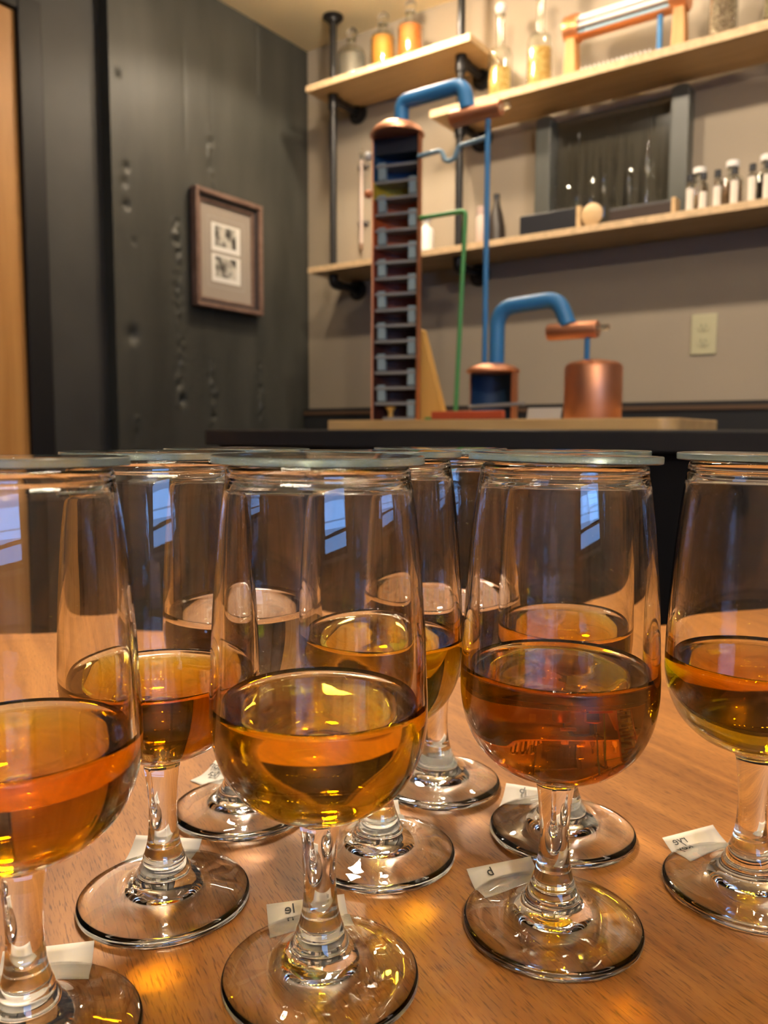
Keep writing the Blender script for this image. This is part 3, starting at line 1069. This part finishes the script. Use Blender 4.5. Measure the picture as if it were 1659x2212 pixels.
obj('flask_body', lathe(B(), [(0, 0.0003), (0.029, 0.0003), (0.031, 0.003), (0.028, 0.06), (0.020, 0.105), (0.011, 0.130), (0.009, 0.150), (0, 0.150)], 28), P('dark_brown_glazed', (0.035, 0.028, 0.024), 0.35), t, smooth=True)
obj('flask_stopper', lathe(B(), [(0, 0.1505), (0.010, 0.1505), (0.010, 0.166), (0, 0.168)], 20), m_dark, t, smooth=True)

# glass thermometer clipped to the wall
t = thing('wall_thermometer', 'long glass thermometer with a pinkish scale clipped to the shelf wall', 'thermometer', (-1.840, YB, 0))
obj('glass_tube', tube(B(), [(0, -0.020, 1.630), (0, -0.020, 1.925)], 0.0070, 14), P('frosted_pink_white', (0.52, 0.42, 0.37), 0.35), t, smooth=True)
obj('end_bulb', lathe(B(), [(0, 1.925), (0.009, 1.928), (0.010, 1.942), (0.005, 1.952), (0.006, 1.962), (0, 1.966)], 16, (0, -0.020, 0)), m_glass_far, t, smooth=True)
obj('tip', lathe(B(), [(0, 1.604), (0.004, 1.608), (0.0065, 1.6295), (0, 1.6297)], 14, (0, -0.020, 0)), P('brown_tip', (0.35, 0.22, 0.15), 0.5), t, smooth=True)
for zz in (1.905, 1.705):
    bm = B()
    box(bm, -0.024, 0.024, -0.008, -0.0002, zz - 0.006, zz + 0.006)
    tube(bm, [(-0.011, -0.008, zz), (-0.011, -0.026, zz)], 0.002, 6)
    tube(bm, [(0.011, -0.008, zz), (0.011, -0.026, zz)], 0.002, 6)
    obj('wall_clip', bm, m_steel, t)

# socket on the wall
t = thing('wall_socket', 'ivory double wall socket below the lower shelf', 'socket', (-0.620, YB, 1.221))
m_ivory = P('ivory_plastic', (0.52, 0.49, 0.31), 0.45)
obj('cover_plate', box(B(), -0.035, 0.035, -0.006, -0.0002, -0.057, 0.057), m_ivory, t, bevel=0.002)
for zz in (-0.021, 0.021):
    s = obj('receptacle', prism(B(), [(0.015 * math.cos(a), zz + 0.0145 * math.sin(a)) for a in [k * PI / 12 for k in range(24)]], 'y', -0.0085, -0.0061), m_ivory, t)
    for xx in (-0.006, 0.006):
        obj('slot', box(B(), xx - 0.001, xx + 0.001, -0.0088, -0.0086, zz - 0.002, zz + 0.007), m_dark, s)
    obj('earth_slot', box(B(), -0.002, 0.002, -0.0088, -0.0086, zz - 0.010, zz - 0.006), m_dark, s)

# ------------------------------------------------------------------ framed photographs on the pier
fr = thing('picture_frame', 'brown wooden frame with two small black and white photographs on the dark concrete', 'picture', (XA, 2.0, 1.545))
fw_, fh_ = 0.155, 0.192
m_frame = wood('brown_frame_wood', (0.13, 0.075, 0.055), (0.21, 0.13, 0.10), (30, 30, 30), 0.42)
m_liner = P('dark_liner', (0.018, 0.019, 0.024), 0.5)


def ring(bm, w, h, bw, x0, x1):
    for (a, b_, c, d_) in ((-w, w, h - bw, h), (-w, w, -h, -h + bw), (-w, -w + bw, -h + bw, h - bw), (w - bw, w, -h + bw, h - bw)):
        box(bm, x0, x1, a, b_, c, d_)
    return bm


obj('backing', box(B(), 0.0005, 0.010, -fw_ + 0.004, fw_ - 0.004, -fh_ + 0.004, fh_ - 0.004), m_dark, fr)
obj('outer_moulding', ring(B(), fw_, fh_, 0.016, 0.0102, 0.040), m_frame, fr, bevel=0.003)
obj('liner', ring(B(), fw_ - 0.0162, fh_ - 0.0162, 0.010, 0.0102, 0.026), m_liner, fr)
obj('inner_moulding', ring(B(), fw_ - 0.0264, fh_ - 0.0264, 0.009, 0.0102, 0.022), m_frame, fr, bevel=0.001)
m_mat = P('taupe_mount_board', (0.29, 0.245, 0.205), 0.8)
mat_ = obj('mount_board', box(B(), 0.0104, 0.0125, -fw_ + 0.036, fw_ - 0.036, -fh_ + 0.036, fh_ - 0.036), m_mat, fr)
obj('mount_line', ring(B(), 0.084, 0.116, 0.0022, 0.0127, 0.0133), P('pale_mount_line', (0.36, 0.33, 0.29), 0.7), mat_)


def photo_mat(name, seed):
    m, t, b = nt(name)
    N = t.nodes
    L = t.links
    tc = N.new('ShaderNodeTexCoord')
    mp = N.new('ShaderNodeMapping')
    mp.inputs['Location'].default_value = (seed, seed * 2.3, seed)
    mp.inputs['Scale'].default_value = (1, 38, 30)
    L.new(tc.outputs['Object'], mp.inputs['Vector'])
    n = N.new('ShaderNodeTexNoise')
    n.inputs['Scale'].default_value = 1.0
    n.inputs['Detail'].default_value = 4
    L.new(mp.outputs['Vector'], n.inputs['Vector'])
    rp = N.new('ShaderNodeValToRGB')
    rp.color_ramp.elements[0].position = 0.40
    rp.color_ramp.elements[1].position = 0.60
    rp.color_ramp.elements[0].color = (0.035, 0.033, 0.028, 1)
    rp.color_ramp.elements[1].color = (0.50, 0.48, 0.43, 1)
    L.new(n.outputs['Fac'], rp.inputs['Fac'])
    L.new(rp.outputs['Color'], b.inputs['Base Color'])
    b.inputs['Roughness'].default_value = 0.4
    return m


m_border = P('white_photo_border', (0.66, 0.65, 0.62), 0.5)
for k, zz in enumerate((0.051, -0.051)):
    ph = obj('photo_print', box(B(), 0.0127, 0.0136, -0.066, 0.066, zz - 0.046, zz + 0.046), m_border, fr)
    obj('photo_image', box(B(), 0.01365, 0.0139, -0.052, 0.046, zz - 0.030, zz + 0.038), photo_mat('grey_photo_%d' % k, 3.1 + 4.7 * k), ph)

# ------------------------------------------------------------------ the wooden board and still models on the bar
ZB = 0.9405
YS = 1.56
bpts = [(-1.150, 1.395)] + [(-0.43 + 0.035 * math.sin(a), 1.430 - 0.035 * math.cos(a)) for a in [k * PI / 16 for k in range(9)]] + \
       [(-0.43 + 0.035 * math.cos(a), 1.68 + 0.035 * math.sin(a)) for a in [k * PI / 16 for k in range(9)]] + [(-1.150, 1.715)]
bo = obj('wooden_board', prism(B(), bpts, 'z', ZB, ZB + 0.021), m_board, None, bevel=0.002)
tag(bo, 'long pale wooden board on the black bar under the still models', 'board')
ZS = ZB + 0.0215

# column still
cs = thing('column_still_model', 'tall cut-away copper column still model with grey plates and blue pipe', 'model', (-1.081, YS, ZS))
CUT = math.radians(15)
RC = 0.0575
HC = 0.640
obj('copper_shell', arc_shell(B(), RC - 0.003, RC, 0.0, HC, math.radians(-12), math.radians(192), 36), m_copper, cs, smooth=True, rotz=CUT)
BANDS = [(0.0, 0.250, (0.035, 0.006, 0.005), 'maroon'), (0.250, 0.395, (0.16, 0.022, 0.010), 'dark_red'), (0.395, 0.505, (0.42, 0.075, 0.015), 'orange_red'),
         (0.505, 0.545, (0.50, 0.36, 0.03), 'yellow'), (0.545, 0.638, (0.015, 0.075, 0.19), 'deep_blue')]
for (z0, z1, c, nm) in BANDS:
    obj('inner_lining', arc_shell(B(), RC - 0.0045, RC - 0.0032, z0 + 0.0003, z1 - 0.0003, math.radians(-8), math.radians(188), 30), P('lining_' + nm, c, 0.6), cs, smooth=True, rotz=CUT)
obj('cap', lathe(B(), [(0, HC + 0.0003), (0.0605, HC + 0.0003), (0.0620, HC + 0.002), (0.0605, HC + 0.006), (0.054, HC + 0.016), (0.040, HC + 0.025), (0.022, HC + 0.031), (0, HC + 0.033)], 40), m_copper, cs, smooth=True)
obj('top_chamber', prism(B(), [((RC - 0.006) * math.cos(a), (RC - 0.006) * math.sin(a)) for a in [k * PI / 20 for k in range(21)]], 'z', HC - 0.035, HC - 0.0005), P('midnight_blue', (0.008, 0.014, 0.028), 0.5), cs, rotz=CUT)
NP = 16
rp_ = RC - 0.0052
for k in range(NP):
    z = 0.041 + 0.0359 * k
    obj('plate', prism(B(), [(rp_ * math.cos(a), rp_ * math.sin(a)) for a in [i * PI / 18 for i in range(19)]], 'z', z - 0.0028, z + 0.0028), m_plate, cs, rotz=CUT)
    s = 1 if k % 2 == 0 else -1
    x0 = s * (rp_ - 0.014)
    if k > 0 or True:
        obj('downcomer', box(B(), min(x0 - s * 0.010, x0 + s * 0.008), max(x0 - s * 0.010, x0 + s * 0.008), 0.001, 0.016, z - 0.0300, z - 0.0030), m_down, cs, bevel=0.001, rotz=CUT)
        obj('weir', box(B(), min(x0 - s * 0.010, x0 + s * 0.008), max(x0 - s * 0.010, x0 + s * 0.008), 0.001, 0.004, z + 0.0030, z + 0.0075), m_down, cs, rotz=CUT)
obj('funnel', lathe(B(), [(0, 0.002), (0.008, 0.002), (0.010, 0.004), (0.005, 0.016), (0.006, 0.022), (0.014, 0.034), (0.0125, 0.034), (0, 0.020)], 20, (-0.018, 0.016, 0)), P('brass_yellow', (0.60, 0.36, 0.09), 0.4), cs, smooth=True, rotz=CUT)
obj('base_sill', box(B(), -0.030, 0.050, -0.004, 0.010, 0.0003, 0.009), m_plate, cs, rotz=CUT)
for (zz, mt, rr) in ((0.605, m_white, 0.010), (0.521, P('orange_knob', (0.62, 0.20, 0.07), 0.4), 0.010)):
    bm = B()
    lathe(bm, [(0, -rr)] + [(rr * math.sin(a), -rr * math.cos(a)) for a in [k * PI / 10 for k in range(1, 10)]] + [(0, rr)], 16, (-RC - 0.012, 0.0, zz))
    tube(bm, [(-RC - 0.006, 0, zz), (-RC + 0.0002, 0.006, zz)], 0.003, 8)
    obj('side_knob', bm, mt, cs, smooth=True, rotz=CUT)
# big blue vapour pipe over to the copper condenser
obj('vapour_pipe', tube(B(), bend([(0.012, 0, HC + 0.030), (0.012, 0, HC + 0.072), (0.172, 0, HC + 0.072), (0.182, 0, HC + 0.020)], 0.045, 10), 0.0165, 20), m_blue, cs, smooth=True)
obj('condenser', lathe(B(), [(0, 0), (0.0165, 0), (0.0175, 0.003), (0.0175, 0.114), (0.0165, 0.118), (0, 0.118)], 24, (0.144, 0, HC + 0.006), axis='x'), m_copper, cs, smooth=True)
obj('glass_nozzle', tube(B(), [(0.2622, 0, HC + 0.006), (0.282, 0, HC + 0.006)], 0.0065, 12), m_glass_far, cs, smooth=True)
obj('condensate_rod', tube(B(), [(0.232, 0, HC - 0.012), (0.233, 0, 0.124)], 0.0058, 12), m_blue, cs, smooth=True)
obj('reflux_trap', tube(B(), bend([(RC - 0.002, 0.004, 0.588), (0.118, 0, 0.588), (0.128, 0, 0.562), (0.150, 0, 0.562), (0.162, 0, 0.588), (0.228, 0, 0.592)], 0.010, 5), 0.0052, 10), P('steel_blue_tube', (0.16, 0.29, 0.40), 0.4), cs, smooth=True)
obj('green_feed_pipe', tube(B(), bend([(RC - 0.002, 0.010, 0.455), (0.181, 0, 0.450), (0.162, 0, 0.008)], 0.012, 5), 0.0052, 10), m_green, cs, smooth=True)
obj('feed_pipe_foot', lathe(B(), [(0, 0.0003), (0.018, 0.0003), (0.018, 0.004), (0.010, 0.007), (0, 0.008)], 20, (0.162, 0, 0)), m_steel, cs, smooth=True)
obj('support_wedge', prism(B(), [(0.036, 0.0003), (0.110, 0.0003), (0.046, 0.210), (0.036, 0.215)], 'y', 0.040, 0.060), wood('golden_wedge_wood', (0.60, 0.33, 0.08), (0.72, 0.42, 0.12), (30, 30, 4), 0.5), cs, bevel=0.001)

# pot still
ps = thing('pot_still_model', 'short cut-away copper boiler model with blue swan-neck pipe and condenser', 'model', (-0.827, YS, ZS))
RB_, HB = 0.054, 0.102
obj('boiler_shell', arc_shell(B(), RB_ - 0.003, RB_, 0.0003, HB, math.radians(-14), math.radians(186), 36), m_copper, ps, smooth=True)
obj('boiler_lining', arc_shell(B(), RB_ - 0.0045, RB_ - 0.0032, 0.0006, HB - 0.0003, math.radians(-8), math.radians(184), 30), P('dark_blue_lining', (0.010, 0.045, 0.12), 0.55), ps, smooth=True)
obj('boiler_cap', lathe(B(), [(0, HB + 0.0003), (0.0565, HB + 0.0003), (0.0578, HB + 0.002), (0.0560, HB + 0.006), (0.046, HB + 0.013), (0.024, HB + 0.019), (0, HB + 0.020)], 40), m_copper, ps, smooth=True)
obj('swan_neck', tube(B(), bend([(0.008, 0, HB + 0.015), (0.008, 0, HB + 0.135), (0.146, 0, HB + 0.142), (0.168, 0, HB + 0.088)], 0.042, 10), 0.0165, 20), m_blue, ps, smooth=True)
obj('condenser', lathe(B(), [(0, 0), (0.0160, 0), (0.0170, 0.003), (0.0170, 0.100), (0.0160, 0.104), (0, 0.104)], 24, (0.126, 0, HB + 0.076), axis='x'), m_copper, ps, smooth=True)
obj('glass_nozzle', tube(B(), [(0.2302, 0, HB + 0.078), (0.252, 0, HB + 0.078)], 0.006, 12), m_glass_far, ps, smooth=True)
obj('drip_rod', tube(B(), [(0.209, 0, HB + 0.060), (0.209, 0, 0.1195)], 0.0055, 12), m_blue, ps, smooth=True)
obj('cross_tube', tube(B(), [(-0.048, -0.016, 0.030), (0.082, -0.016, 0.034)], 0.004, 10), P('grey_tube', (0.25, 0.25, 0.26), 0.3), ps, smooth=True)

# receiver
rc = thing('copper_receiver', 'solid copper receiver pot at the right end of the wooden board', 'pot', (-0.603, YS, ZS))
obj('pot_body', lathe(B(), [(0, 0.0003), (0.0555, 0.0003), (0.0565, 0.002), (0.0565, 0.103), (0.0555, 0.105), (0, 0.105)], 48), m_copper, rc, smooth=True)
obj('pot_lid', lathe(B(), [(0, 0.1053), (0.054, 0.1053), (0.0545, 0.107), (0.047, 0.113), (0.020, 0.118), (0, 0.119)], 48), m_copper, rc, smooth=True)

cdp = [(-0.036, 0.0), (0.036, 0.0), (0.036, 0.024), (-0.036, 0.024)]
ca = obj('name_card', prism(B(), cdp, 'y', -0.0005, 0.0005), m_paper, None, loc=(-0.672, 1.480, ZS))
ca.rotation_euler = (math.radians(-18), 0, 0)
tag(ca, 'small white card propped between boiler and copper receiver', 'card')
tag(obj('red_strip', box(B(), -0.081, 0.081, -0.006, 0.006, 0, 0.016), P('red_orange_plastic', (0.60, 0.10, 0.035), 0.45), None, loc=(-0.800, 1.404, ZS), bevel=0.002),
    'red-orange strip lying along the front edge of the wooden board', 'strip')
tag(obj('green_pad', prism(B(), [(-0.03, -0.012), (0.03, -0.012), (0.026, 0.012), (-0.026, 0.012)], 'z', 0, 0.006), m_green, None, loc=(-0.905, 1.47, ZS), bevel=0.001),
    'small green pad on the board between column and red strip', 'pad')
